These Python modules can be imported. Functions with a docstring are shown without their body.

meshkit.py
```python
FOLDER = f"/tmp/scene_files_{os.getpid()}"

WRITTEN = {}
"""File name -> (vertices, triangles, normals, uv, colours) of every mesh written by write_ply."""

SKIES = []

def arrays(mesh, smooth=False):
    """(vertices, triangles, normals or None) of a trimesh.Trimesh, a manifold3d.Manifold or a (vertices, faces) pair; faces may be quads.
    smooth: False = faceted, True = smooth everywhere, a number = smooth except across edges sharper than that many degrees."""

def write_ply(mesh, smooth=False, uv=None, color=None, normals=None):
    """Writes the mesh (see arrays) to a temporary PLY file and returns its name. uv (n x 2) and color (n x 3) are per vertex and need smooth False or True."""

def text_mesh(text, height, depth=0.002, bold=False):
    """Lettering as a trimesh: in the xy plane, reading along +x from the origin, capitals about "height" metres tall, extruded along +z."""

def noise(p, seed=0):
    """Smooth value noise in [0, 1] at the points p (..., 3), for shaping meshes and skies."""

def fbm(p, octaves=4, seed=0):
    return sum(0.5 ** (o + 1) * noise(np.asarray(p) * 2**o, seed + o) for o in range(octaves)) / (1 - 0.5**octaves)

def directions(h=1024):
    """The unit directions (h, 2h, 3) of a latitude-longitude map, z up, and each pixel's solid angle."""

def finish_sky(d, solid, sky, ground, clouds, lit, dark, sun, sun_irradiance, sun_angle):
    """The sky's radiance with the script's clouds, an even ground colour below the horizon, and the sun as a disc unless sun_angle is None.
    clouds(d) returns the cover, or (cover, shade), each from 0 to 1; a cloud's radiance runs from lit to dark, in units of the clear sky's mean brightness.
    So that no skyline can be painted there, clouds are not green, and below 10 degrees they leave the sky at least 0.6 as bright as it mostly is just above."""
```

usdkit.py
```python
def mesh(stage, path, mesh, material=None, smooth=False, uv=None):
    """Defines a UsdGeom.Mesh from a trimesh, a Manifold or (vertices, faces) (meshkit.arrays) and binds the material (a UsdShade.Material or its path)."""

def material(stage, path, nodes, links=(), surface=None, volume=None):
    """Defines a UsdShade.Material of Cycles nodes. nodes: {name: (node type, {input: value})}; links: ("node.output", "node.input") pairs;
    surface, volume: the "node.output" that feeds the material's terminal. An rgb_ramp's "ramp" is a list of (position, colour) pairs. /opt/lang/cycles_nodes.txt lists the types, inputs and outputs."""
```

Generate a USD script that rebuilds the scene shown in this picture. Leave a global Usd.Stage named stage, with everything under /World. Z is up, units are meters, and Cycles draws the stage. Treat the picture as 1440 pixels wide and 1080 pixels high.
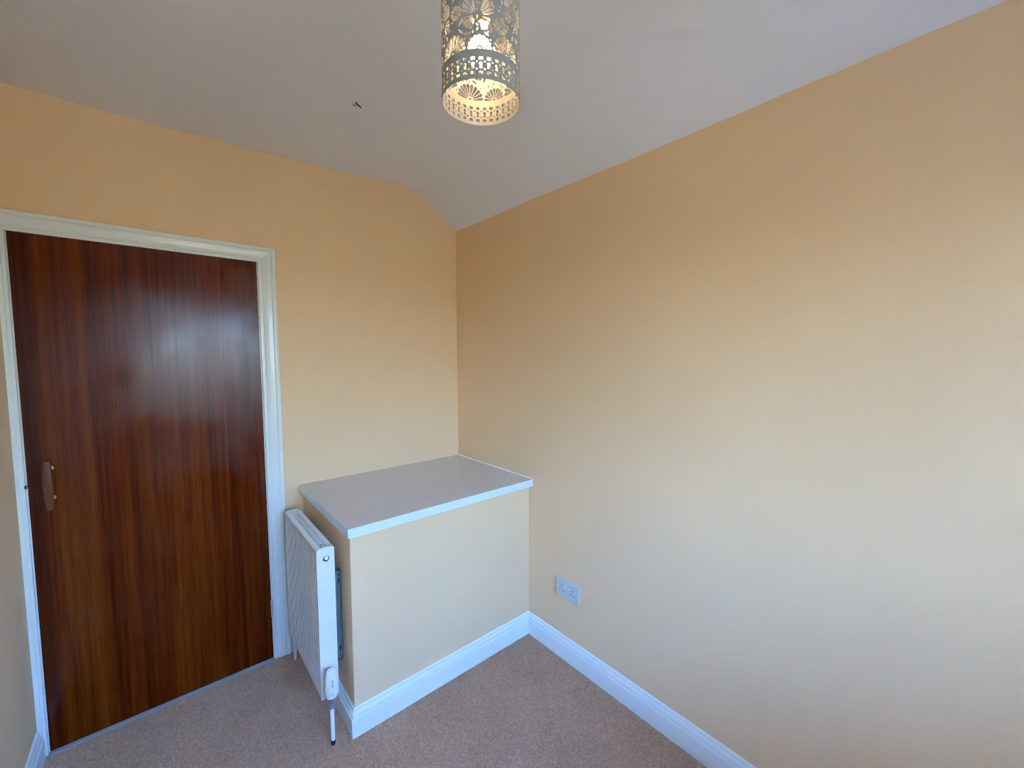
import math, random
import numpy as np, trimesh, manifold3d as m3
from shapely.geometry import Polygon, box as sbox, Point
from shapely import affinity
from shapely.ops import unary_union
from pxr import Usd, UsdGeom, UsdLux, UsdShade, Gf, Sdf
import usdkit, meshkit

stage = Usd.Stage.CreateInMemory()
UsdGeom.SetStageUpAxis(stage, 'Z'); UsdGeom.SetStageMetersPerUnit(stage, 1.0)
stage.SetDefaultPrim(UsdGeom.Xform.Define(stage, '/World').GetPrim())
UsdGeom.Scope.Define(stage, '/World/Looks')

# ------------------------------------------------------------------ camera
EXPOSURE = 4.27
cam = UsdGeom.Camera.Define(stage, '/World/camera')
cam.CreateHorizontalApertureAttr(36.0); cam.CreateFocalLengthAttr(575.58 / 1440 * 36.0)
cam.CreateExposureAttr(EXPOSURE); cam.CreateClippingRangeAttr(Gf.Vec2f(0.02, 200))
def camera_matrix():
    yaw, pit, rol = (math.radians(a) for a in (-40.6696, -3.9982, 0.0928))
    cz, sz, cx, sx, cy, sy = math.cos(yaw), math.sin(yaw), math.cos(pit), math.sin(pit), math.cos(rol), math.sin(rol)
    Z = np.array([[cz, -sz, 0], [sz, cz, 0], [0, 0, 1]]); X = np.array([[1, 0, 0], [0, cx, -sx], [0, sx, cx]]); Y = np.array([[cy, 0, sy], [0, 1, 0], [-sy, 0, cy]])
    # extrinsic order z, x, y as calibrated (scipy 'ZXY' is intrinsic)
    return Z @ X @ Y
R = camera_matrix(); C = (-1.4985, -2.3006, 1.5347)
M = np.eye(4); M[0, :3], M[1, :3], M[2, :3], M[3, :3] = R[:, 0], R[:, 2], -R[:, 1], C
cam.AddTransformOp().Set(Gf.Matrix4d(M.tolist()))

# ------------------------------------------------------------------ daylight
SKY = 1.0
usdkit.material(stage, '/World/Looks/sky', {
    'g': ('texture_coordinate', {}), 'x': ('separate_xyz', {}),
    'm': ('map_range', {'from_min': -1.0, 'from_max': 1.0, 'to_min': 0.0, 'to_max': 1.0}),
    'r': ('rgb_ramp', {'ramp': [(0.0, (.30, .31, .29)), (.485, (.34, .36, .35)), (.50, (.70, .92, 1.10)), (.55, (.60, .98, 1.60)), (.62, (.49, 1.02, 2.30)), (.75, (.40, 1.02, 2.90)), (1.0, (.34, .95, 3.05))]}),
    'b': ('background_shader', {'strength': SKY})},
    [('g.generated', 'x.vector'), ('x.z', 'm.value'), ('m.result', 'r.fac'), ('r.color', 'b.color')], surface='b.background')
dome = UsdLux.DomeLight.Define(stage, '/World/sky')
dome.CreateIntensityAttr(1.0)
UsdShade.MaterialBindingAPI.Apply(dome.GetPrim()).Bind(UsdShade.Material.Get(stage, '/World/Looks/sky'))
BULB = 1.6          # emission strength of the lamp's bulb (the bulb itself is in the lamp's builder)

# ------------------------------------------------------------------ helpers
LOC, USED = {}, {}
def numbered(path):
    n = USED.get(path, -1) + 1; USED[path] = n
    return path if n == 0 else f'{path}_{n:03d}'
def tag(prim, label=None, cat=None, group=None, kind=None):
    for k, v in (('label', label), ('category', cat), ('group', group), ('kind', kind)):
        if v: prim.SetCustomDataByKey(k, v)
def thing(name, loc=(0, 0, 0), label=None, cat=None, kind=None, group=None):
    p = numbered('/World/' + name)
    x = UsdGeom.Xform.Define(stage, p); x.AddTranslateOp().Set(Gf.Vec3d(*loc)); LOC[p] = np.array(loc, float)
    tag(x.GetPrim(), label, cat, group, kind)
    return p
def tm(m):
    if isinstance(m, trimesh.Trimesh): return m
    v, f, _ = meshkit.arrays(m, False); return trimesh.Trimesh(v, f, process=False)
def obj(name, mesh, mat, parent=None, smooth=False, label=None, cat=None, kind=None, group=None):
    """world-space mesh -> one Mesh prim (points relative to its thing's base)"""
    if isinstance(mesh, list): mesh = trimesh.util.concatenate([tm(m) for m in mesh])
    mesh = tm(mesh).copy()
    off = np.zeros(3); q = parent
    while q: off = off + LOC.get(q, 0); q = q.rpartition('/')[0] if q.count('/') > 2 else None
    mesh.apply_translation(-off)
    p = numbered((parent or '/World') + '/' + name)
    pr = usdkit.mesh(stage, p, mesh, '/World/Looks/' + mat, smooth=smooth)
    tag(pr.GetPrim(), label, cat, group, kind)
    return p
def bx(x0, x1, y0, y1, z0, z1):
    return m3.Manifold.cube((x1 - x0, y1 - y0, z1 - z0)).translate((x0, y0, z0))
def rbx(x0, x1, y0, y1, z0, z1, r, seg=8):
    s = m3.Manifold.sphere(r, seg)
    return m3.Manifold.batch_hull([s.translate((x, y, z)) for x in (x0 + r, x1 - r) for y in (y0 + r, y1 - r) for z in (z0 + r, z1 - r)])
def cyl(a, b, r, r2=None, n=24):
    a, b = np.array(a, float), np.array(b, float); d = b - a; L = np.linalg.norm(d); d /= L
    c = m3.Manifold.cylinder(L, r, r if r2 is None else r2, n)
    t = trimesh.geometry.align_vectors([0, 0, 1], d); t[:3, 3] = a
    return c.transform(t[:3])
def ball(c, r, n=24, s=(1, 1, 1)):
    return m3.Manifold.sphere(r, n).scale(s).translate(tuple(c))
def lathe(profile, c, n=48):
    m = trimesh.creation.revolve(np.array(profile), sections=n); m.apply_translation(c); return m
def tube(points, r, n=12):
    v, f = [], []
    p = np.array(points, float); t = np.gradient(p, axis=0); t /= np.linalg.norm(t, axis=1, keepdims=True)
    a = np.array([1.0, 0, 0]) if abs(t[0][0]) < .8 else np.array([0, 1.0, 0])
    for i in range(len(p)):
        a = a - t[i] * (a @ t[i]); a /= np.linalg.norm(a); b = np.cross(t[i], a)
        for k in range(n): w = 2 * math.pi * k / n; v.append(p[i] + r * (math.cos(w) * a + math.sin(w) * b))
    for i in range(len(p) - 1):
        for k in range(n):
            k2 = (k + 1) % n; A, B, D, E = i * n + k, i * n + k2, (i + 1) * n + k, (i + 1) * n + k2
            f += [(A, B, E), (A, E, D)]
    v += [p[0], p[-1]]; c0, c1 = len(v) - 2, len(v) - 1
    for k in range(n):
        k2 = (k + 1) % n; f += [(c0, k2, k), (c1, (len(p) - 1) * n + k, (len(p) - 1) * n + k2)]
    return trimesh.Trimesh(np.array(v), np.array(f), process=False)
def extr(poly, origin, U, V, L):
    """solid: 2D polygon (list of (u,v)) in the plane spanned by U,V at origin, swept along U x V by L"""
    U, V = np.array(U, float), np.array(V, float); W = np.cross(U, V)
    cs = m3.CrossSection([np.array(poly, float)], m3.FillRule.NonZero)
    m = m3.Manifold.extrude(cs, L)
    T = np.stack([U, V, W, np.array(origin, float)], 1)
    return m.transform(T)

# ------------------------------------------------------------------ materials
def look(name, nodes, links, surface='p.BSDF'):
    usdkit.material(stage, '/World/Looks/' + name, nodes, links, surface=surface)
def plain(name, c, rough=.5, metallic=0, bump=None, coat=0, spec=.5, **kw):
    n = {'p': ('principled_bsdf', {'base_color': c, 'roughness': rough, 'metallic': metallic, 'coat_weight': coat, 'coat_roughness': .08, 'specular_ior_level': spec, **kw})}
    l = []
    if bump:
        n |= {'g': ('geometry', {}), 'n': ('noise_texture', {'scale': bump[0], 'detail': 3.0}), 'b': ('bump', {'strength': bump[1], 'distance': bump[2]})}
        l = [('g.position', 'n.vector'), ('n.fac', 'b.height'), ('b.normal', 'p.normal')]
    look(name, n, l)
PEACH = (.89, .605, .33)
def wallpaint(name, c):
    lo = tuple(x * .98 for x in c)
    look(name, {'g': ('geometry', {}), 'n': ('noise_texture', {'scale': 1.7, 'detail': 3.0}), 'r': ('rgb_ramp', {'ramp': [(.3, lo), (.7, c)]}),
                'n2': ('noise_texture', {'scale': 260.0, 'detail': 2.0}), 'b': ('bump', {'strength': .10, 'distance': .0012}),
                'n3': ('noise_texture', {'scale': 5.0, 'detail': 1.0}), 'b2': ('bump', {'strength': .15, 'distance': .006}),
                'p': ('principled_bsdf', {'roughness': .62, 'specular_ior_level': .35})},
         [('g.position', 'n.vector'), ('n.fac', 'r.fac'), ('r.color', 'p.base_color'), ('g.position', 'n2.vector'), ('g.position', 'n3.vector'),
          ('n3.fac', 'b2.height'), ('n2.fac', 'b.height'), ('b2.normal', 'b.normal'), ('b.normal', 'p.normal')])
wallpaint('peach_paint', PEACH)
wallpaint('ceiling_paint', (.84, .84, .86))
plain('white_gloss', (.80, .82, .73), .22, bump=(60., .08, .001))
plain('radiator_white', (.81, .79, .68), .25)
plain('radiator_inner', (.20, .20, .20), .6)
plain('laminate_white', (.60, .535, .44), .13, spec=.6)
plain('edging_white', (.71, .80, .76), .22)
plain('sealant', (.82, .80, .77), .4)
plain('socket_white', (.53, .57, .52), .3)
plain('black_hole', (.01, .01, .01), .6)
plain('cream_plastic', (.80, .77, .68), .35)
plain('nickel', (.42, .38, .36), .35, metallic=.8)
plain('zinc', (.15, .15, .13), .7, spec=.3)
plain('pipe_white', (.82, .82, .82), .25)
plain('brass', (.86, .68, .32), .18, metallic=1)
plain('painted_brass', (.62, .52, .36), .4, metallic=.4)
plain('hook_steel', (.05, .045, .04), .5, metallic=.5)
plain('filler', (.52, .42, .32), .8)
plain('shade_white', (.31, .325, .33), .4)
plain('cord_white', (.8, .8, .78), .4)
plain('upvc', (.85, .86, .87), .3)
plain('aluminium', (.46, .44, .41), .45, metallic=.5)
look('bulb_glow', {'p': ('emission', {'color': (1.0, .60, .27), 'strength': BULB})}, [], 'p.emission')
look('pane', {'t': ('transparent_bsdf', {'color': (.96, .98, .97)}), 'g': ('glossy_bsdf', {'color': (1, 1, 1), 'roughness': 0.0}), 'f': ('fresnel', {'IOR': 1.45}), 'm': ('mix_closure', {})},
     [('f.fac', 'm.fac'), ('t.BSDF', 'm.closure1'), ('g.BSDF', 'm.closure2')], 'm.closure')
# carpet: dusky pink-brown twist pile
look('carpet', {'g': ('geometry', {}), 'n': ('noise_texture', {'scale': 150.0, 'detail': 3.0, 'roughness': .85}), 'w': ('noise_texture', {'scale': 3.2, 'detail': 4.0, 'roughness': .6}),
                'r': ('rgb_ramp', {'ramp': [(.34, (.40, .230, .130)), (.5, (.60, .360, .205)), (.66, (.80, .50, .30))]}),
                'r2': ('rgb_ramp', {'ramp': [(.35, (.88, .88, .88)), (.65, (1.0, 1.0, 1.0))]}), 'x': ('mix', {'mix_type': 'multiply', 'fac': 1.0}),
                'p': ('principled_bsdf', {'roughness': .95, 'specular_ior_level': .1, 'sheen_weight': .1, 'sheen_roughness': .5})},
     [('g.position', 'n.vector'), ('g.position', 'w.vector'), ('n.fac', 'r.fac'), ('w.fac', 'r2.fac'), ('r.color', 'x.color1'), ('r2.color', 'x.color2'), ('x.color', 'p.base_color')])
# mahogany veneer: vertical ribbon grain; each strip has its own seed and tone
def veneer(name, seed, tone, marks=()):
    n = {'g': ('geometry', {}), 'm': ('mapping', {'location': (seed * 3.1, 0, seed * 1.7), 'scale': (1.0, 1.0, .022)}),
         'a': ('noise_texture', {'scale': 55.0, 'detail': 4.0, 'roughness': .6, 'distortion': .15}),
         'f': ('noise_texture', {'scale': 420.0, 'detail': 2.0}),
         'w2': ('noise_texture', {'scale': 15.0, 'detail': 2.0, 'roughness': .5}), 'mx': ('mix_float', {'fac': .5}),
         'r': ('rgb_ramp', {'ramp': [(.36, tuple(tone * c for c in (.050, .0050, .0006))), (.50, tuple(tone * c for c in (.128, .0175, .0012))), (.64, tuple(tone * c for c in (.205, .042, .0025)))]}),
         'r2': ('rgb_ramp', {'ramp': [(.35, (.62, .60, .58)), (.58, (1.05, 1.05, 1.05))]}), 'x': ('mix', {'mix_type': 'multiply', 'fac': .75}),
         'b': ('bump', {'strength': .06, 'distance': .0006}), 'wn': ('noise_texture', {'scale': 3.5, 'detail': 3.0}), 'wr': ('map_range', {'from_min': .3, 'from_max': .7, 'to_min': .13, 'to_max': .30}),
         'p': ('principled_bsdf', {'specular_ior_level': .27})}
    l = [('g.position', 'm.vector'), ('m.vector', 'a.vector'), ('m.vector', 'f.vector'), ('m.vector', 'w2.vector'), ('a.fac', 'mx.a'), ('w2.fac', 'mx.b'), ('mx.result', 'r.fac'), ('f.fac', 'r2.fac'), ('r.color', 'x.color1'), ('r2.color', 'x.color2'),
         ('f.fac', 'b.height'), ('b.normal', 'p.normal'), ('g.position', 'wn.vector'), ('wn.fac', 'wr.value'), ('wr.result', 'p.roughness')]
    last = 'x.color'
    for i, (mx, mz, wx, wz, dark) in enumerate(marks):
        n |= {f'o{i}': ('mapping', {'location': (-mx / wx, 0, -mz / wz), 'scale': (1 / wx, 0, 1 / wz)}), f'd{i}': ('vector_math', {'math_type': 'length'}),
              f'k{i}': ('map_range', {'from_min': .45, 'from_max': 1.0, 'to_min': dark, 'to_max': 0.0, 'clamp': True}), f'y{i}': ('mix', {'color2': (.018, .006, .004)})}
        l += [('g.position', f'o{i}.vector'), (f'o{i}.vector', f'd{i}.vector1'), (f'd{i}.value', f'k{i}.value'), (f'k{i}.result', f'y{i}.fac'), (last, f'y{i}.color1')]
        last = f'y{i}.color'
    l.append((last, 'p.base_color'))
    look(name, n, l)

# ------------------------------------------------------------------ the room
FZ = -.004                                    # backing of the carpet; its pile ends about z = 0
XL, XR, H = -1.8918, -1.1284, 1.981          # door leaf
WL, YF = -1.919, -3.32                       # left wall, window wall
BXW, BXD, ZT = .9645, .6973, .8672           # bulkhead box, worktop height
prof = np.array([(-2.05, 2.486), (-1.876, 2.488), (-1.5, 2.491), (-.825, 2.505), (-.56, 2.519), (-.46, 2.5265), (-.40, 2.5285), (-.35, 2.525), (-.315, 2.518), (-.28, 2.506), (-.245, 2.490), (-.21, 2.470), (-.16, 2.440), (-.11, 2.408), (-.0593, 2.372), (0.0, 2.337), (.03, 2.318)])
from scipy.interpolate import PchipInterpolator
cz = PchipInterpolator(prof[:, 0], prof[:, 1])
def ceiling_mesh():
    xs = np.unique(np.concatenate([np.linspace(-2.0, -.6, 40), np.linspace(-.6, .03, 64)])); ys = np.linspace(YF - .06, .06, 150)
    X, Y = np.meshgrid(xs, ys, indexing='ij'); P = np.stack([X * 1.7, Y * 1.7, 0 * X], -1)
    Z = cz(X) + .006 * (meshkit.fbm(P, 2, 5) - .5) + .004 * (meshkit.noise(np.stack([X * 7, Y * 7, 0 * X], -1), 9) - .5)
    v = np.stack([X, Y, Z], -1).reshape(-1, 3); nx, ny = X.shape
    i, j = np.meshgrid(np.arange(nx - 1), np.arange(ny - 1), indexing='ij'); a = (i * ny + j).ravel()
    q = np.stack([a, a + 1, a + ny + 1, a + ny], 1); f = np.vstack([q[:, [0, 1, 2]], q[:, [0, 2, 3]]])
    top = v + [0, 0, .06]; n = len(v)
    ring = np.concatenate([np.arange(ny), np.arange(1, nx) * ny + ny - 1, (nx - 1) * ny + np.arange(ny - 2, -1, -1), np.arange(nx - 2, 0, -1) * ny])
    nxt = np.roll(ring, -1)
    side = np.vstack([np.stack([ring, ring + n, nxt], 1), np.stack([nxt, ring + n, nxt + n], 1)])
    m = trimesh.Trimesh(np.vstack([v, top]), np.vstack([f, f[:, ::-1] + n, side]), process=False)
    return m
obj('ceiling', ceiling_mesh(), 'ceiling_paint', smooth=35, kind='structure', label='white plaster ceiling curving down to the right wall')
obj('floor', bx(WL - .1, .1, YF - .1, .12, -.06, FZ), 'carpet', kind='structure', label='floor covered with dusky pink brown twist pile carpet')
xs = np.linspace(WL - .1, 0, 80)
wb = Polygon([(WL - .1, -.05), (0, -.05)] + [(x, float(cz(x)) + .03) for x in xs[::-1]])
wb = wb.difference(sbox(XL - .004, -1, XR + .004, H + .004))
m = trimesh.creation.extrude_polygon(wb, .12, engine='earcut')
m.apply_transform(np.array([[1, 0, 0, 0], [0, 0, -1, .12], [0, 1, 0, 0], [0, 0, 0, 1.]]))
obj('wall_back', m, 'peach_paint', kind='structure', label='peach painted wall with the brown door')
obj('wall_right', bx(0, .12, YF - .12, .12, -.05, 2.36), 'peach_paint', kind='structure', label='long plain peach painted wall with the double socket')
obj('wall_left', bx(WL - .12, WL, YF - .12, 0, -.05, 2.52), 'peach_paint', kind='structure', label='peach painted wall tight against the left of the door frame')
WX0, WX1, WZ0, WZ1 = -1.68, -.44, .92, 2.04
wf = bx(WL - .1, .02, YF - .22, YF, -.05, 2.54) - bx(WX0, WX1, YF - .3, YF + .1, WZ0, WZ1)
obj('wall_front', wf, 'peach_paint', kind='structure', label='peach painted wall with the window, behind the camera')
# window behind the camera
w = thing('window_1', ((WX0 + WX1) / 2, YF - .15, WZ0), 'white framed double casement window behind the camera', kind='structure')
fy0, fy1 = YF - .19, YF - .13
fr = bx(WX0, WX1, fy0, fy1, WZ0, WZ1)
mid = (WX0 + WX1) / 2
for a, b in ((WX0, mid - .0), (mid, WX1)):
    fr = fr - bx(a + .055, b - .055, fy0 - .1, fy1 + .1, WZ0 + .055, WZ1 - .055)
obj('window_frame', fr, 'upvc', w)
for a, b in ((WX0, mid), (mid, WX1)):
    obj('pane', bx(a + .05, b - .05, YF - .163, YF - .159, WZ0 + .05, WZ1 - .05), 'pane', w)
    obj('window_handle', [tm(rbx(b - .045, b - .02, YF - .13, YF - .118, 1.42, 1.48, .004)), tm(rbx(b - .040, b - .026, YF - .118, YF - .095, 1.36, 1.47, .005))], 'upvc', w)
obj('window_sill', rbx(WX0 - .05, WX1 + .05, YF - .14, YF + .05, WZ0 - .03, WZ0 + .002, .006), 'white_gloss', w)

# ------------------------------------------------------------------ skirting
SK = [(0, FZ), (.018, FZ), (.018, .0715), (.0172, .0735), (.0140, .0750), (.0135, .0775), (.0135, .0850), (.0130, .0890), (.0117, .0930), (.0098, .0965), (.0075, .0990),
      (.0070, .1005), (.0070, .1060), (.0064, .1080), (.0045, .1105), (.0015, .1125), (0, .1127)]
def skirt(a, b, nrm, cut_a=None, cut_b=None):
    """profile run from a to b (2D), nrm points into the room; cut planes (normal2d, offset) keep n.p >= o"""
    a, b, nrm = (np.array(q, float) for q in (a, b, nrm)); d = b - a; L = np.linalg.norm(d); d /= L
    U = (nrm[0], nrm[1], 0); V = (0, 0, 1); W = np.cross(U, V)
    p = a if W[:2] @ d > 0 else b
    m = extr(SK, (p[0], p[1], 0), U, V, L)
    for c in (cut_a, cut_b):
        if c: m = m.trim_by_plane((c[0][0], c[0][1], 0), c[1])
    return m
r2 = math.sqrt(.5)
# right wall: meets the box-front skirting in an inner mitre at (0,-BXD)
obj('baseboard_right', skirt((0, -BXD), (0, YF), (-1, 0), ((-r2, -r2), r2 * BXD)), 'white_gloss', kind='structure', smooth=25, label='white moulded skirting board along the right wall')
obj('baseboard_left', skirt((WL, -.022), (WL, YF), (1, 0)), 'white_gloss', kind='structure', smooth=25, label='white moulded skirting board along the left wall')
obj('baseboard_back', skirt((XR + .079, 0), (-BXW, 0), (0, -1), None, ((-r2, r2), r2 * BXW)), 'white_gloss', kind='structure', smooth=25, label='short white skirting piece between door frame and box, behind the radiator')

# carpet pile: twisted tufts on the part of the floor the room shows, one uncountable mass
def pile():
    g = np.random.default_rng(21); st = .0046
    X, Y = np.meshgrid(np.arange(WL + .003, -.003, st), np.arange(-2.05, -.003, st)); P = np.stack([X.ravel(), Y.ravel()], 1); P += g.uniform(-.45, .45, P.shape) * st
    out = ((P[:, 0] > -BXW - .019) & (P[:, 1] > -BXD - .019)) | (P[:, 0] > -.019) | ((P[:, 1] > -.022)) | (P[:, 0] < WL + .0005) | ((P[:, 0] < WL + .019) & (P[:, 1] < -.022)) | (np.hypot(P[:, 0] + 1.046, P[:, 1] + .680) < .0125) | (np.hypot(P[:, 0] + 1.046, P[:, 1] + .080) < .0125)
    P = P[~out]; n = len(P); a = g.uniform(0, 2 * np.pi, n); h = g.uniform(.0032, .0062, n); r = g.uniform(.0024, .0036, n); lean = g.normal(0, .0022, (n, 2))
    V = np.zeros((n, 4, 3))
    for k in range(3):
        V[:, k, 0] = P[:, 0] + r * np.cos(a + 2.0944 * k); V[:, k, 1] = P[:, 1] + r * np.sin(a + 2.0944 * k); V[:, k, 2] = FZ - .0002
    V[:, 3, :2] = P + lean; V[:, 3, 2] = FZ + h
    i = 4 * np.arange(n)[:, None]; F = np.concatenate([np.hstack([i, i + 1, i + 3]), np.hstack([i + 1, i + 2, i + 3]), np.hstack([i + 2, i, i + 3])])
    return trimesh.Trimesh(V.reshape(-1, 3), F, process=False)
obj('carpet_pile', pile(), 'carpet', kind='stuff', label='dusky pink brown twist pile of the fitted carpet', cat='carpet')

# ------------------------------------------------------------------ boxed-in stair bulkhead
bk = thing('stair_bulkhead', (-BXW / 2, -BXD / 2, 0), 'peach painted boxed-in bulkhead in the corner under the white worktop', kind='structure')
s = m3.Manifold.cylinder(ZT - .038 - FZ, .004, .004, 16).translate((0, 0, FZ))
body = m3.Manifold.batch_hull([s.translate((-BXW + .004, -BXD + .004, 0)), bx(-.004, 0, -BXD, -BXD + .004, FZ, ZT - .038), bx(-BXW, -BXW + .004, -.004, 0, FZ, ZT - .038), bx(-.004, 0, -.004, 0, FZ, ZT - .038)])
obj('box_body', body, 'peach_paint', bk, smooth=30)
obj('baseboard', skirt((-BXW - .02, -BXD), (0, -BXD), (0, -1), ((r2, -r2), r2 * (-BXW + BXD)), ((-r2, r2 * -1 * -1), -r2 * BXD)), 'white_gloss', bk, smooth=25)
obj('baseboard', skirt((-BXW, -BXD - .02), (-BXW, 0), (-1, 0), ((-r2, r2), r2 * (BXW - BXD)), ((-r2, -r2), r2 * BXW)), 'white_gloss', bk, smooth=25)

# worktop
wt = thing('worktop', (-.49, -.36, ZT - .038), 'white laminate worktop with square front edge on the peach boxed-in bulkhead', 'worktop')
WTX, WTY = -.9810, -.7290
obj('slab', rbx(WTX + .0012, -.0005, WTY + .0012, -.0005, ZT - .038, ZT, .0012), 'laminate_white', wt, smooth=30)
obj('front_edging', rbx(WTX, .0, WTY, WTY + .0016, ZT - .0380, ZT - .0006, .0007), 'edging_white', wt, label='bright white edging strip')
obj('side_edging', rbx(WTX, WTX + .0016, WTY + .0016, -.0008, ZT - .0380, ZT - .0006, .0007), 'edging_white', wt)
obj('sealant_bead', [tm(extr([(0, 0), (-.006, 0), (-.0035, .0022), (-.0012, .005), (0, .006)], (0, -.002, ZT - .0001), (1, 0, 0), (0, 0, 1), -WTY - .006))], 'sealant', wt, smooth=40)

# ------------------------------------------------------------------ door
dr = thing('door_1', ((XL + XR) / 2, 0, 0), 'closed dark brown mahogany veneered flush door in white moulded frame', kind='structure')
YD = -.009
plain('leaf_edge', (.012, .004, .002), .8, spec=.1)
leaf = obj('door_leaf', bx(XL + .0015, XR - .0015, YD + .0008, YD + .042, .007, H - .0025), 'leaf_edge', dr)
joints = [XL + .0015, -1.8415, -1.762, -1.684, -1.6035, -1.5221, -1.4400, -1.3581, -1.2760, -1.1955, XR - .0015]
rng = random.Random(4)
tones = [.80, .88, .96, 1.02, .90, 1.06, .95, 1.08, .98, .84]
for k in range(10):
    marks = []
    if k == 8: marks = [(-1.2658, 1.905, .0065, .034, .9), (-1.236, 1.90, .004, .03, .0)]
    if k == 9: marks = [(-1.1830, 1.50, .0055, .16, .92)]
    if k == 7: marks = [(-1.3150, 1.925, .010, .030, .45)]
    if k == 2: marks = [(-1.7129, 1.4257, .0035, .030, .8)]
    veneer(f'veneer_{k}', k + 1, tones[k], marks)
    a, b = joints[k] + (.0003 if k else 0), joints[k + 1] - (.0003 if k < 9 else 0)
    obj('veneer_strip', bx(a, b, YD, YD + .0012, .007, H - .0025), f'veneer_{k}', leaf)
# lining (door casing) round the leaf
lin = bx(XL - .004, XR + .004, 0, .12, 0, H + .004) - bx(XL - .0001, XR + .0001, -.1, .2, -1, H)
obj('door_lining', lin, 'white_gloss', dr)
stop = bx(XL - .002, XR + .002, YD + .046, YD + .06, 0, H + .002) - bx(XL + .012, XR - .012, -.1, .2, -1, H - .012)
obj('door_stop', stop, 'white_gloss', dr)
# architrave
AR = [(.0, -.001), (.0, .0095), (.0015, .0110), (.0085, .0115), (.0105, .0105), (.0115, .0085), (.0135, .0085), (.016, .0105), (.022, .0135), (.030, .0160), (.040, .0178), (.050, .0184),
      (.0515, .0172), (.0535, .0168), (.0550, .0180), (.0575, .0205), (.067, .0210), (.0715, .0195), (.0735, .0165), (.0735, -.001)]
AI = .0045
mL, mR, mT = XL - AI, XR + AI, H + AI - .006
def arch_head():
    m = extr(AR, (WL - .1, 0, mT), (0, 0, 1), (0, -1, 0), 1.2)         # W = z x -y = +x
    m = m.trim_by_plane((-r2, 0, r2), r2 * (-mR + mT))
    m = m.trim_by_plane((r2, 0, r2), r2 * (mL + mT))
    return m.trim_by_plane((1, 0, 0), WL + .0005)
def arch_side(x, sgn):
    if sgn > 0: m = extr(AR, (x, 0, 2.2), (1, 0, 0), (0, -1, 0), 2.21)   # W = x x -y = -z
    else: m = extr([(-u, v) for u, v in AR][::-1], (x, 0, 2.2), (1, 0, 0), (0, -1, 0), 2.21)
    m = m.trim_by_plane((sgn * r2, 0, -r2), r2 * (sgn * x - mT))
    m = m.trim_by_plane((0, 0, 1), FZ)
    return m.trim_by_plane((1, 0, 0), WL + .0005)
obj('architrave', arch_head(), 'white_gloss', dr, smooth=28)
obj('architrave', arch_side(mL, -1), 'white_gloss', dr, smooth=28)
obj('architrave', arch_side(mR, 1), 'white_gloss', dr, smooth=28)
obj('threshold_strip', extr([(-.024, FZ), (-.024, .0005), (-.020, .0025), (.012, .0045), (.02, .001), (.02, FZ)], (XL + .001, 0, .0), (0, 1, 0), (0, 0, 1), XR - XL - .002), 'aluminium', dr)
# hinges (knuckles towards the room)
for z0, z1 in ((1.722, 1.817), (.226, .308)):
    hx, hy = XR + .0005, YD - .0055
    hg = obj('hinge', [tm(cyl((hx, hy, z0 + (z1 - z0) * k / 5 + .0006), (hx, hy, z0 + (z1 - z0) * (k + 1) / 5 - .0006), .0058, n=16)) for k in range(5)] +
             [tm(ball((hx, hy, z), .0045, 12)) for z in (z0 - .002, z1 + .002)], 'painted_brass', dr, smooth=40)
    obj('hinge_leaf', bx(hx - .001, hx + .0008, hy, YD + .03, z0, z1), 'painted_brass', hg)
obj('latch_keep', bx(XL - .0060, XL - .0012, -.0135, -.004, 1.046, 1.058), 'hook_steel', dr, label='small dark latch keep')
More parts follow.
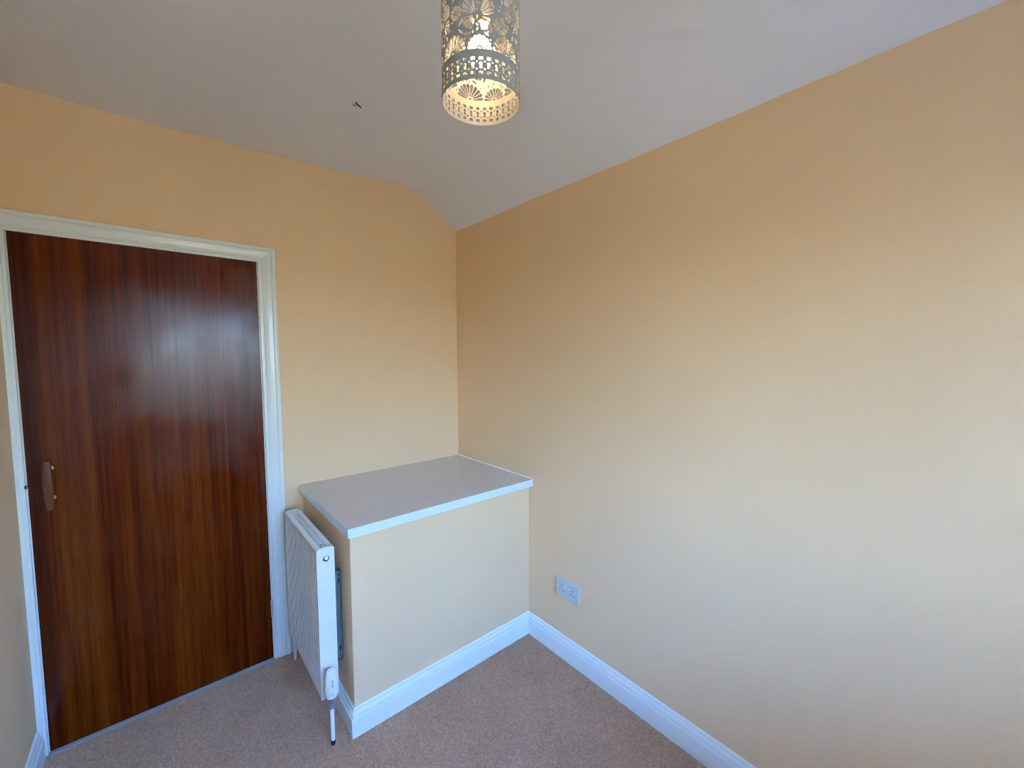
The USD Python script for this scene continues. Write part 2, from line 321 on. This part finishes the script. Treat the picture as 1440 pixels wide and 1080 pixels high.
# pull handle
plain('handle_wood', (.13, .036, .012), .42, bump=(90., .1, .001), spec=.3)
hx, hy, z0, z1 = -1.8335, YD - .044, .9625, 1.146
secs = []
N = 24
for i in range(N + 1):
    t = i / N; z = z0 + (z1 - z0) * t; k = 4 * t * (1 - t)
    hw = .0095 + .0045 * k; th = .0055 + .0015 * k; cyy = hy - .004 * k
    for j in range(16):
        a = 2 * math.pi * j / 16; ca, sa = math.cos(a), math.sin(a)
        secs.append((hx + hw * math.copysign(abs(ca) ** .6, ca), cyy + th * math.copysign(abs(sa) ** .6, sa), z))
f = []
for i in range(N):
    for j in range(16):
        a, b, c, d = i * 16 + j, i * 16 + (j + 1) % 16, (i + 1) * 16 + j, (i + 1) * 16 + (j + 1) % 16
        f += [(a, b, d), (a, d, c)]
for j in range(1, 15): f += [(0, j + 1, j), (N * 16, N * 16 + j, N * 16 + j + 1)]
hd = obj('door_handle', trimesh.Trimesh(np.array(secs), np.array(f)), 'handle_wood', dr, smooth=40, label='wooden bow pull handle')
for z in (1.116, 1.004):
    obj('handle_post', [tm(cyl((hx + .003, hy, z), (hx + .005, YD, z), .0055, n=16)), tm(ball((hx + .0055, hy + .023, z), .0125, 28, (1, .8, 1))), tm(cyl((hx + .005, YD - .004, z), (hx + .005, YD, z), .0105, .0115, n=20))], 'brass', hd, smooth=40, label='round brass post')

# ------------------------------------------------------------------ radiator on the side of the box
X0, X1, Y0, Y1, Z0, Z1 = -1.0720, -1.0070, -.636, -.112, .165, .780
rd = thing('radiator', ((X0 + X1) / 2, (Y0 + Y1) / 2, 0), 'white steel panel radiator on the side of the bulkhead, next to the door', 'radiator')
def flute_panel(x, sgn):
    ny, nz = 420, 40
    ys = np.linspace(Y0 + .004, Y1 - .004, ny); zs = np.concatenate([np.linspace(Z0, Z0 + .05, 14), np.linspace(Z0 + .055, Z1 - .055, 12), np.linspace(Z1 - .05, Z1 - .004, 14)])
    Y, Z = np.meshgrid(ys, zs, indexing='ij')
    p = (Y - (Y0 + .020)) / .0333; ph = p % 1.0; tri = np.abs(ph - .5) * 2
    d = np.clip((tri - .44) / .20, 0, 1); d = d * d * (3 - 2 * d)                # 1 in the grooves
    d = np.where((Y < Y0 + .016) | (Y > Y1 - .018), 0, d)
    fz = np.clip((np.minimum(Z - Z0 - .022, Z1 - .026 - Z)) / .010, 0, 1); fz = fz * fz * (3 - 2 * fz)
    X = x + sgn * .0135 * d * fz
    v = np.stack([X, Y, Z], -1).reshape(-1, 3); nzz = len(zs)
    i, j = np.meshgrid(np.arange(ny - 1), np.arange(nzz - 1), indexing='ij'); a = (i * nzz + j).ravel()
    q = np.stack([a, a + 1, a + nzz + 1, a + nzz], 1) if sgn > 0 else np.stack([a, a + nzz, a + nzz + 1, a + 1], 1)
    f = np.vstack([q[:, [0, 1, 2]], q[:, [0, 2, 3]]]); b = v.copy(); b[:, 0] = x + sgn * .0165; n = len(v)
    ring = np.concatenate([np.arange(nzz), np.arange(1, ny) * nzz + nzz - 1, (ny - 1) * nzz + np.arange(nzz - 2, -1, -1), np.arange(ny - 2, 0, -1) * nzz]); nx_ = np.roll(ring, -1)
    side = np.vstack([np.stack([ring, ring + n, nx_], 1), np.stack([nx_, ring + n, nx_ + n], 1)])
    m = trimesh.Trimesh(np.vstack([v, b]), np.vstack([f, f[:, ::-1] + n, side]), process=False)
    trimesh.repair.fix_normals(m); return m
obj('front_panel', flute_panel(X0, 1), 'radiator_white', rd, smooth=30)
obj('back_panel', flute_panel(X1, -1), 'radiator_white', rd, smooth=30)
fins = []
for k in range(22):
    y = Y0 + .03 + k * (Y1 - Y0 - .06) / 21; fins.append(tm(bx(X0 + .0168, X1 - .0168, y - .0005, y + .0005, Z0 + .05, Z1 - .03)))
obj('convector_fins', fins, 'radiator_inner', rd)
# end covers with rounded top corners
def end_plate(y0, y1):
    r = .010; pts = [(X0 - .001, Z0 - .002), (X1 + .001, Z0 - .002)]
    pts += [(X1 + .001 - r + r * math.cos(a), Z1 + .001 - r + r * math.sin(a)) for a in np.linspace(0, math.pi / 2, 8)]
    pts += [(X0 - .001 + r - r * math.sin(a), Z1 + .001 - r + r * math.cos(a)) for a in np.linspace(0, math.pi / 2, 8)]
    return extr(pts, (0, y1, 0), (1, 0, 0), (0, 0, 1), y1 - y0)      # W = -y
ep = end_plate(Y0 - .002, Y0 + .010)
PGX, PGZ = -1.0378, .737
ep = ep - cyl((PGX, Y0 - .01, PGZ), (PGX, Y0 + .004, PGZ), .0125, n=32)
e0 = obj('end_cover', ep, 'radiator_white', rd, smooth=30)
ring = cyl((PGX, Y0 - .0032, PGZ), (PGX, Y0 + .003, PGZ), .0150, n=32) - cyl((PGX, Y0 - .01, PGZ), (PGX, Y0 + .01, PGZ), .0120, n=32)
pl = obj('blanking_plug', [tm(ring), tm(cyl((PGX + .001, Y0 - .0045, PGZ + .002), (PGX + .001, Y0 + .003, PGZ + .002), .0075, n=24))], 'radiator_white', e0, smooth=30)
wedge = extr([(0, 0)] + [(.0119 * math.cos(a), .0119 * math.sin(a)) for a in np.linspace(-1.75, -.05, 14)], (PGX, Y0 + .0035, PGZ), (1, 0, 0), (0, 0, 1), .0052) - cyl((PGX + .001, Y0 - .01, PGZ + .002), (PGX + .001, Y0 + .01, PGZ + .002), .0076, n=24)
obj('plug_opening', [tm(wedge), tm(cyl((PGX, Y0 + .0035, PGZ), (PGX, Y0 + .0039, PGZ), .0122, n=24))], 'black_hole', e0, label='dark opening of the plug')
obj('end_cover', end_plate(Y1 - .010, Y1 + .002), 'radiator_white', rd, smooth=30)
# top grille with slanted slots in two rows
g = sbox(X0 + .006, Y0 + .008, X1 - .006, Y1 - .008); slots = []
ny = 34
for k in range(ny):
    y = Y0 + .022 + k * (Y1 - Y0 - .044) / (ny - 1)
    for xc in (X0 + .0245, X1 - .0245):
        sl = Polygon([(xc - .0072, y - .0060), (xc + .0072, y - .0015), (xc + .0072, y + .0060), (xc - .0072, y + .0015)]); slots.append(sl)
g = g.difference(unary_union(slots)); m = trimesh.creation.extrude_polygon(g, .0014, engine='earcut'); m.apply_translation((0, 0, Z1 - .004))
obj('top_grille', m, 'radiator_white', rd)
# fixing brackets on the box side
def bracket(y):
    plate = bx(X1 + .001, -BXW - .0022, y, y + .002, .258, .640)
    for zc, a, b in ((.597, .004, .011), (.300, .004, .011)): plate = plate - rbx(-.9775, -.9715, y - .01, y + .01, zc - b, zc + b, .0029, 16)
    for zc in (.619, .628, .278, .269): plate = plate - cyl((-.9745, y - .01, zc), (-.9745, y + .01, zc), .0027, n=12)
    fl = bx(-BXW - .0022, -BXW - .0002, y - .006, y + .024, .256, .642)
    lips = [bx(X1 + .001, -BXW - .001, y - .006, y + .002, z, z + .002) for z in (.256, .640)]
    return [tm(plate), tm(fl)] + [tm(q) for q in lips]
for y in (-.575, -.19):
    obj('wall_bracket', bracket(y), 'zinc', rd, label='galvanised slotted bracket')
# thermostatic valve, near end
PX, PY = -1.0460, -.680
vb = obj('valve_body', [tm(cyl((PX, PY, .150), (PX, PY, .200), .0125, n=24)), tm(cyl((PX, PY, .153), (PX, PY, .170), .0150, n=6)), tm(cyl((PX, PY, .186), (PX, PY, .200), .0165, n=32)),
                        tm(cyl((PX, PY, .182), (PX, Y0 - .002, .182), .0095, n=20)), tm(cyl((PX, -.658, .182), (PX, -.646, .182), .0140, n=6)), tm(cyl((PX, -.6405, .182), (PX, Y0 + .004, .182), .0115, n=6))], 'nickel', rd, smooth=30, label='dull nickel valve body')
head = lathe([(0, .197), (.0195, .197), (.0215, .200), (.0235, .215), (.0238, .240), (.0232, .268), (.0215, .288), (.0180, .300), (.0110, .307), (0, .309)], (PX, PY, 0), 48)
hp = obj('thermostat_head', head, 'cream_plastic', rd, smooth=40, label='cream thermostat head')
to = np.array(C[:2]) - np.array((PX, PY)); to /= np.linalg.norm(to); tn = np.array((-to[1], to[0]))
def on_head(du, z, w, h, rr=.0236):
    a = math.atan2(to[1], to[0]) + du / rr; c = np.array((PX + rr * math.cos(a), PY + rr * math.sin(a), z))
    m = trimesh.creation.box((.0016, w, h)); t = trimesh.transformations.rotation_matrix(a, (0, 0, 1)); t[:3, 3] = c; m.apply_transform(t); return m
obj('head_mark', [on_head(.003, .262, .0014, .030), on_head(.0065, .272, .0045, .0012), on_head(.0065, .262, .0045, .0012), on_head(.0065, .252, .0045, .0012)], 'black_hole', hp, label='dark setting marks')
obj('head_mark', [on_head(.005, .216, .004, .004)], 'nickel', hp)
pp = obj('pipe', cyl((PX, PY, .014), (PX, PY, .152), .0078, n=24), 'pipe_white', rd, smooth=40)
obj('pipe_sleeve', cyl((PX, PY, FZ), (PX, PY, .0145), .0086, n=24), 'black_hole', pp, smooth=40, label='black gap where the pipe enters the carpet')
# lockshield valve, far end
QY = -.080
obj('lockshield_valve', [tm(cyl((PX, QY, .150), (PX, QY, .205), .0115, n=20)), tm(lathe([(0, .2), (.0135, .2), (.0135, .235), (.011, .243), (0, .244)], (PX, QY, 0), 24)), tm(cyl((PX, QY, .182), (PX, Y1 + .002, .182), .009, n=16))], 'radiator_white', rd, smooth=35)
obj('pipe', cyl((PX, QY, FZ), (PX, QY, .152), .0078, n=20), 'pipe_white', rd, smooth=40)

# ------------------------------------------------------------------ double socket on the right wall
SY, SZ = -.986, .361
so = thing('double_socket', (0, SY, SZ), 'white plastic double wall socket low on the right wall', 'socket')
fp = m3.Manifold.batch_hull([rbx(-.0035, 0, SY - .075, SY + .075, SZ - .0445, SZ + .0445, .0015), rbx(-.0098, 0, SY - .0715, SY + .0715, SZ - .041, SZ + .041, .0018)])
holes = []
for sy in (.036, -.036):      # two outlets; earth slot on top
    c = SY + sy
    for dy, dz, hy_, hz_ in ((0, .013, .0026, .0050), (.011, -.009, .0040, .0027), (-.011, -.009, .0040, .0027)):
        holes.append((c + dy, SZ - .002 + dz, hy_, hz_))
for y, z, a, b in holes: fp = fp - bx(-.02, -.004, y - a, y + a, z - b, z + b)
face = obj('faceplate', fp, 'socket_white', so, smooth=30)
for y, z, a, b in holes: obj('pin_hole', bx(-.0085, -.0039, y - a, y + a, z - b, z + b), 'black_hole', face, label='dark pin hole')
for sy in (.0085, -.0085):
    y = SY + sy; sw = extr([(-.0095, -.0085), (-.0107, -.0085), (-.0150, .0085), (-.0095, .0085)], (0, y + .0055, SZ + .012), (1, 0, 0), (0, 0, 1), .011)
    obj('rocker_switch', sw, 'edging_white', so)
for sy in (.0605, -.0605): obj('screw_cover', cyl((-.0103, SY + sy, SZ), (-.0095, SY + sy, SZ), .0034, n=16), 'edging_white', so)

# ------------------------------------------------------------------ old hook in the ceiling
HX, HY = -.872, -.656; HZ = float(cz(HX))
hk = thing('ceiling_hook', (HX, HY, HZ), 'small dark bent hook beside a beige plug in the ceiling, left of the lamp', 'hook')
obj('wall_plug', lathe([(0, -.004), (.005, -.004), (.008, -.002), (.0095, .004), (0, .004)], (-.8803, -.6484, HZ), 20), 'filler', hk, smooth=40, label='beige filler plug')
obj('bent_pin', tube([(-.8825, -.6685, HZ + .004), (-.8815, -.6680, HZ - .002), (-.8765, -.6668, HZ - .0055), (-.8694, -.6636, HZ - .0065), (-.8625, -.6585, HZ - .0055), (-.8580, -.6535, HZ - .004), (-.8565, -.6505, HZ - .003)], .0026, 8), 'hook_steel', hk, smooth=60)

# ------------------------------------------------------------------ pendant lamp with pierced metal shade
LX, LY, RB, RS, SHH = -.993, -1.620, 2.030, .0765, .225
LZ = float(cz(LX))
lp = thing('pendant_lamp', (LX, LY, RB), 'white pierced metal cylinder pendant lamp, lit, hanging from the ceiling', 'ceiling lamp')
LC = 2 * math.pi * RS
cuts, BB = [], np.zeros((6000, 4))
def add(p, gap=.0011):
    if p.is_empty or p.area < 1.2e-6: return False
    for s_ in (-LC, 0, LC):
        q = affinity.translate(p, s_, 0).buffer(gap, 4); b = q.bounds
        if b[2] < -LC / 2 - .05 or b[0] > LC / 2 + .05: continue
        if cuts and any(q.intersects(cuts[i]) for i in np.flatnonzero((BB[:len(cuts), 0] < b[2]) & (BB[:len(cuts), 2] > b[0]) & (BB[:len(cuts), 1] < b[3]) & (BB[:len(cuts), 3] > b[1]))): return False
    BB[len(cuts)] = p.bounds; cuts.append(p); return True
def norm(p):
    s_ = p.centroid.x; return affinity.translate(p, -LC * math.floor(s_ / LC + .5), 0)
def tear(cx, cz_, ang, L, w, tip=.25):
    pts = [(L * t, w * math.sin(math.pi * t ** .8) * (tip + (1 - tip) * t)) for t in np.linspace(0, 1, 12)]
    p = Polygon(pts + [(x, -y) for x, y in pts[::-1]][1:-1]).buffer(0)
    return norm(affinity.translate(affinity.rotate(p, ang, origin=(0, 0)), cx, cz_))
def wedge(cx, cz_, r0, r1, an, step, rib):
    h = math.radians(step) / 2; q = np.linspace(-h, h, 7)
    pts = [(r1 * (1 - .10 * (t / h) ** 2) * math.cos(t), r1 * (1 - .10 * (t / h) ** 2) * math.sin(t)) for t in q] + [(r0 * math.cos(t), r0 * math.sin(t)) for t in q[::-1]]
    p = Polygon(pts).buffer(-rib / 2); p = p.buffer(-.0006).buffer(.0006) if p.area > 8e-6 else p
    if p.geom_type != 'Polygon' or p.is_empty: return Polygon()
    return norm(affinity.translate(affinity.rotate(p, an, origin=(0, 0)), cx, cz_))
NK = 33
for k in range(NK):
    s_ = -LC / 2 + (k + .5) * LC / NK
    for z in (.0105, .0345): add(norm(sbox(s_ - .0037, z - .0028, s_ + .0037, z + .0028)), .0003)
    add(norm(Point(s_, .0255).buffer(.0031).union(Polygon([(s_ - .0016, .0250), (s_ + .0016, .0250), (s_ + .0028, .0170), (s_ - .0028, .0170)]))), .0004)
    for z in (.0165, .0290): add(norm(Point(s_ + LC / NK / 2, z).buffer(.0016, 6)), .0003)
FA = [198.3 - 40 * k for k in range(9)]
for k, a in enumerate(FA):
    s_ = math.radians(a) * RS; Rf = .033 if k % 2 == 0 else .0255; npet = 10 if k % 2 == 0 else 9
    half = Point(0, 0).buffer(.0034, 10).intersection(sbox(-1, 0, 1, 1)); add(norm(affinity.translate(half, s_, .0505)))
    for i in range(npet):
        an = 10 + 160 * i / (npet - 1); r0 = .0052; rr = Rf * (.88 + .12 * math.sin(math.radians(an)))
        add(wedge(s_, .0500, r0, rr, an, 160 / (npet - 1), .0010), .0001)
def butterfly(s_, z_, sc, rot):
    out = []
    for side in (0, 1):
        for a0, a1, n, Rm_, pk in ((8, 78, 4, .037, 55), (-78, -4, 4, .028, -48)):
            for i in range(n):
                b0, b1 = a0 + (a1 - a0) * i / n, a0 + (a1 - a0) * (i + 1) / n
                an = np.linspace(b0, b1, 7); Rr = [Rm_ * (.72 + .28 * math.cos(math.radians((q - pk) * 2.0))) for q in an]
                pts = [(.0045 * math.cos(math.radians(q)) + .0025, .0045 * math.sin(math.radians(q))) for q in an[::-1]]
                pts = [(r_ * math.cos(math.radians(q)) + .0025, r_ * math.sin(math.radians(q))) for q, r_ in zip(an, Rr)] + pts
                p = Polygon(pts).buffer(-.00055)
                if p.is_empty: continue
                p = p.buffer(-.0007).buffer(.0007)
                if side: p = affinity.scale(p, -1, 1, origin=(0, 0))
                out.append(p)
    for p in out:
        p = affinity.rotate(affinity.scale(p, sc, sc, origin=(0, 0)), rot, origin=(0, 0)); p = norm(affinity.translate(p, s_, z_))
        if p.geom_type == 'Polygon': add(p, .0001)
for k, (a, z, sc, rot) in enumerate([(-4, .107, .98, -4), (-66, .114, .92, 12), (52, .128, .88, -14), (112, .112, .92, 10), (176, .116, .95, -8), (236, .112, .92, 14),
                                     (20, .178, .72, 10), (-36, .176, .74, -12), (82, .180, .7, 8), (140, .178, .74, -10), (206, .176, .72, 14), (266, .178, .72, -8)]):
    butterfly(math.radians(a) * RS, z, sc, rot)
for a, z, r_, n in [(28, .096, .015, 9), (-35, .118, .013, 8), (82, .098, .013, 9), (145, .098, .014, 9), (206, .098, .012, 8), (-95, .104, .013, 8), (60, .186, .011, 8), (-8, .150, .010, 7), (110, .158, .012, 8), (170, .160, .011, 8), (238, .158, .012, 8), (-60, .158, .011, 8)]:
    s_ = math.radians(a) * RS
    add(norm(Point(s_, z).buffer(.0022, 8)))
    for i in range(n):
        an = 360 * i / n + a; add(wedge(s_, z, .0036, r_, an, 360 / n, .0011), .0001)
rng = random.Random(11)
for L_, w_, tries in ((.020, .0042, 160), (.014, .0034, 300), (.010, .0027, 500), (.0065, .0020, 700), (.0042, .0015, 700)):
    for _ in range(tries):
        add(tear(rng.uniform(-LC / 2, LC / 2), rng.uniform(.053, .212), rng.choice((60, 90, 120, 40, 140, 75)) + rng.uniform(-15, 15), L_ * rng.uniform(.85, 1.15), w_, .4), .0008)
sheet = sbox(-LC / 2, 0, LC / 2, SHH)
hole = unary_union([affinity.translate(c, d, 0) for c in cuts for d in (-LC, 0, LC)])
sheet = sheet.difference(hole.intersection(sbox(-LC, .004, LC, SHH - .006)))
TH0 = math.atan2(C[1] - LY, C[0] - LX)
def bend(sz, r):
    th = TH0 + sz[:, 0] / RS; return np.stack([LX + r * np.cos(th), LY + r * np.sin(th), RB + sz[:, 1]], 1)
V, F, n0 = [], [], 0
NB = 120
for j in range(NB):
    strip = sheet.intersection(sbox(-LC / 2 + j * LC / NB, -1, -LC / 2 + (j + 1) * LC / NB, 1))
    for gpoly in getattr(strip, 'geoms', [strip]):
        if gpoly.geom_type != 'Polygon' or gpoly.area < 1e-9: continue
        v2, f2 = trimesh.creation.triangulate_polygon(gpoly, engine='earcut')
        a2 = v2[f2]; sg = (a2[:, 1, 0] - a2[:, 0, 0]) * (a2[:, 2, 1] - a2[:, 0, 1]) - (a2[:, 1, 1] - a2[:, 0, 1]) * (a2[:, 2, 0] - a2[:, 0, 0])
        f2 = np.where(sg[:, None] < 0, f2[:, ::-1], f2)
        V += [bend(v2, RS), bend(v2, RS - .0009)]; F += [f2 + n0, f2[:, ::-1] + n0 + len(v2)]; n0 += 2 * len(v2)
for gpoly in getattr(sheet, 'geoms', [sheet]):
    for rg in [gpoly.exterior] + list(gpoly.interiors):
        c2 = np.array(rg.segmentize(.003).coords)[:-1]; n = len(c2)
        if len(c2) < 3: continue
        V += [bend(c2, RS), bend(c2, RS - .0009)]; i = np.arange(n); k = (i + 1) % n
        F += [np.stack([i, i + n, k], 1) + n0, np.stack([k, i + n, k + n], 1) + n0]; n0 += 2 * n
shade = obj('lamp_shade', trimesh.Trimesh(np.vstack(V), np.vstack(F), process=False), 'shade_white', lp, label='white metal shade pierced with butterflies, fans and flowers')
ZS = RB + SHH
# spider ring and arms that carry the shade on the lampholder
arms = [tm(tube([(LX + .019 * math.cos(a), LY + .019 * math.sin(a), ZS - .030), (LX + .045 * math.cos(a), LY + .045 * math.sin(a), ZS - .012), (LX + (RS - .002) * math.cos(a), LY + (RS - .002) * math.sin(a), ZS - .004)], .0015, 8)) for a in (.4, .4 + 2.0944, .4 + 4.1888)]
rg = m3.Manifold.cylinder(.003, .0215, .0215, 32) - m3.Manifold.cylinder(.01, .0165, .0165, 32).translate((0, 0, -.003))
obj('shade_carrier', arms + [tm(rg.translate((LX, LY, ZS - .0315)))], 'shade_white', shade, smooth=40)
BZ = 2.128
bulb = lathe([(0, -.0285), (.008, -.0275), (.0165, -.0235), (.0235, -.0165), (.0275, -.006), (.0280, .003), (.0258, .013), (.0205, .0235), (.0155, .033), (.0135, .042), (.0132, .050), (0, .050)], (LX, LY, BZ), 40)
obj('bulb', bulb, 'bulb_glow', lp, smooth=40, label='glowing warm bulb')
obj('bulb_cap', lathe([(0, .050), (.0128, .050), (.0128, .068), (0, .068)], (LX, LY, BZ), 24), 'brass', lp, smooth=40)
obj('lamp_holder', lathe([(0, .060), (.0185, .060), (.0185, .078), (.0165, .080), (.0165, .098), (.0190, .099), (.0190, .104), (.0150, .110), (.0120, .130), (.0055, .142), (0, .142)], (LX, LY, BZ), 32), 'cord_white', lp, smooth=30)
obj('cord', tube([(LX, LY, BZ + .140), (LX, LY, (BZ + .14 + LZ) / 2), (LX, LY, LZ - .018)], .0032, 12), 'cord_white', lp, smooth=60)
obj('ceiling_rose', lathe([(0, -.042), (.008, -.040), (.012, -.030), (.036, -.024), (.046, -.014), (.047, .004), (0, .004)], (LX, LY, LZ), 40), 'cord_white', lp, smooth=35)
